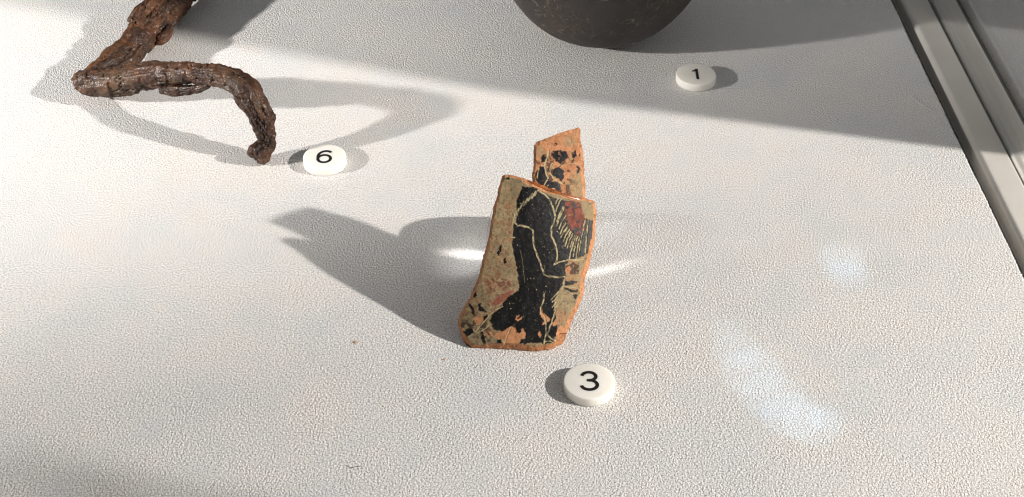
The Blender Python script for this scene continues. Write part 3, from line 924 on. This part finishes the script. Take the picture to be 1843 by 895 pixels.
sherd = empty('pottery_sherd', tuple(at(925., 633.)))
sherd_part('body_fragment', MAIN, (965, 475), 980, 190, edge_main, .0052, sherd, False)
sherd_part('upper_fragment', FRAG, (1005, 300), 560, 110, edge_frag, .0048, sherd, True, .0011)
# glue in the joint between the two pieces
J = np.array([(950, 326.5), (962, 331), (975, 336.5), (990, 343), (1005, 349), (1022, 355), (1040, 359), (1052, 361)], float)
Jc = catmull(np.c_[sherd_pts(J, np.full(len(J), .0016)), np.array([.0005, .0008, .0010, .0011, .0012, .0011, .0009, .0005])], 8)
bm = bmesh.new(); tube_bm(bm, Jc, 10)
gm, gnt, gp, _ = new_mat('amber_glue')
gn = N(gnt, 'ShaderNodeTexNoise', Scale=400.0, Detail=3.0); gnt.links.new(coords(gnt), gn.inputs['Vector'])
gnt.links.new(ramp(gnt, gn.outputs['Fac'], [(.35, (.10, .028, .010)), (.65, (.42, .13, .035))]), gp.inputs['Base Color'])
gp.inputs['Roughness'].default_value = .16; gp.inputs['Specular IOR Level'].default_value = .6
bm_obj('glue_seam', bm, gm, sherd, smooth=True)
tag(sherd, 'broken black-figure pottery sherd of two joined pieces, leaning upright above the number 3 token', 'pottery sherd')

# ================================================================== CLEAR STAND BEHIND THE SHERD
stand = empty('display_stand', (.012, .61, 0))
def bent_sheet(name, prof, x0, x1, th, r):
    """clear sheet bent to a side profile (y, z), rounded at its upper corners"""
    P = catmull(np.array(prof, float), 10); n = len(P)
    T = np.gradient(P, axis=0); T /= np.linalg.norm(T, axis=1)[:, None]
    Q = P + np.c_[-T[:, 1], T[:, 0]] * -th
    V = []; F = []
    for i in range(n):
        q_ = i / (n - 1)
        il = r * max(0, (q_ - .30) / .70) ** 1.6; ir = .014 * max(0, 1 - q_ / .4)
        for x in (x0 + il, x1 - ir):
            t_ = 1 - .13 * (x - x0) / (x1 - x0); V += [(x, P[i, 0], P[i, 1] * t_ + .0004), (x, Q[i, 0], Q[i, 1] * t_ + .0004)]
    for i in range(n - 1):
        a = 4 * i; b = a + 4
        F += [(a, b, b + 2, a + 2), (a + 1, a + 3, b + 3, b + 1), (a, a + 1, b + 1, b), (a + 2, b + 2, b + 3, a + 3)]
    F += [(0, 2, 3, 1), (4 * n - 4, 4 * n - 3, 4 * n - 1, 4 * n - 2)]
    me = mesh_from(name, V, F)
    bm = bmesh.new(); bm.from_mesh(me); bmesh.ops.recalc_face_normals(bm, faces=bm.faces); bm.to_mesh(me); bm.free()
    return link(name, me, M['clear'], stand, smooth=False)
bent_sheet('bent_support', [(.605, .0033), (.608, .0095), (.613, .0185), (.620, .0255), (.632, .0295), (.643, .0270), (.651, .0185), (.6545, .009), (.6555, .0034)], -.0132, .043, .0022, .026)
bm = bmesh.new(); box_bm(bm, -.010, .022, .588, .657, .0002, .0031, .0003, 1); bm_obj('base_plate', bm, M['clear'], stand)
tag(stand, 'clear bent acrylic stand propping the painted sherd from behind', 'stand')

# ================================================================== LINT AND CRUMBS
def hair(name, pts, r, label, mat='lint'):
    C = catmull([(*at(float(x), float(y), h), r) for x, y, h in pts], 10)
    bm = bmesh.new(); tube_bm(bm, C, 6)
    o = bm_obj(name, bm, M[mat], smooth=True)
    tag(o, label, 'lint')
hair('stray_fibre', [(519, 288.5, .0006), (527, 289.5, .0014), (536, 289.5, .0012), (541, 291, .0006)], .00013, 'tiny white fibre on the fabric just left of the number 6 token')
hair('stray_fibre', [(1638, 172, .0004), (1655, 186, .0008), (1672, 197, .0008), (1688, 205, .0004), (1697, 208, .0003)], .00012, 'long thin pale hair on the fabric beside the right rail')
hair('stray_fibre', [(624, 838, .0004), (632, 842, .0007), (640, 840, .0007), (649, 839, .0004)], .00014, 'short dark fibre on bare fabric near the front edge left of the middle', 'dust')
def crumb(x, y, r, label):
    bm = bmesh.new(); bmesh.ops.create_icosphere(bm, subdivisions=2, radius=r)
    c = at(float(x), float(y), r * .3)
    for v in bm.verts:
        k = 1 + .5 * mnoise.noise(v.co * (1.6 / r)); v.co = Vector((v.co.x * k * 1.5, v.co.y * k, v.co.z * k * .35)) + Vector(c)
    tag(bm_obj('clay_crumb', bm, M['crumb'], smooth=True), label, 'crumb', 'orange crumbs on the fabric')
crumb(640, 616, .0009, 'flat orange crumb on bare fabric lower left of the sherd shadow')
crumb(800, 647, .0006, 'tiny orange crumb just below the left foot of the sherd')
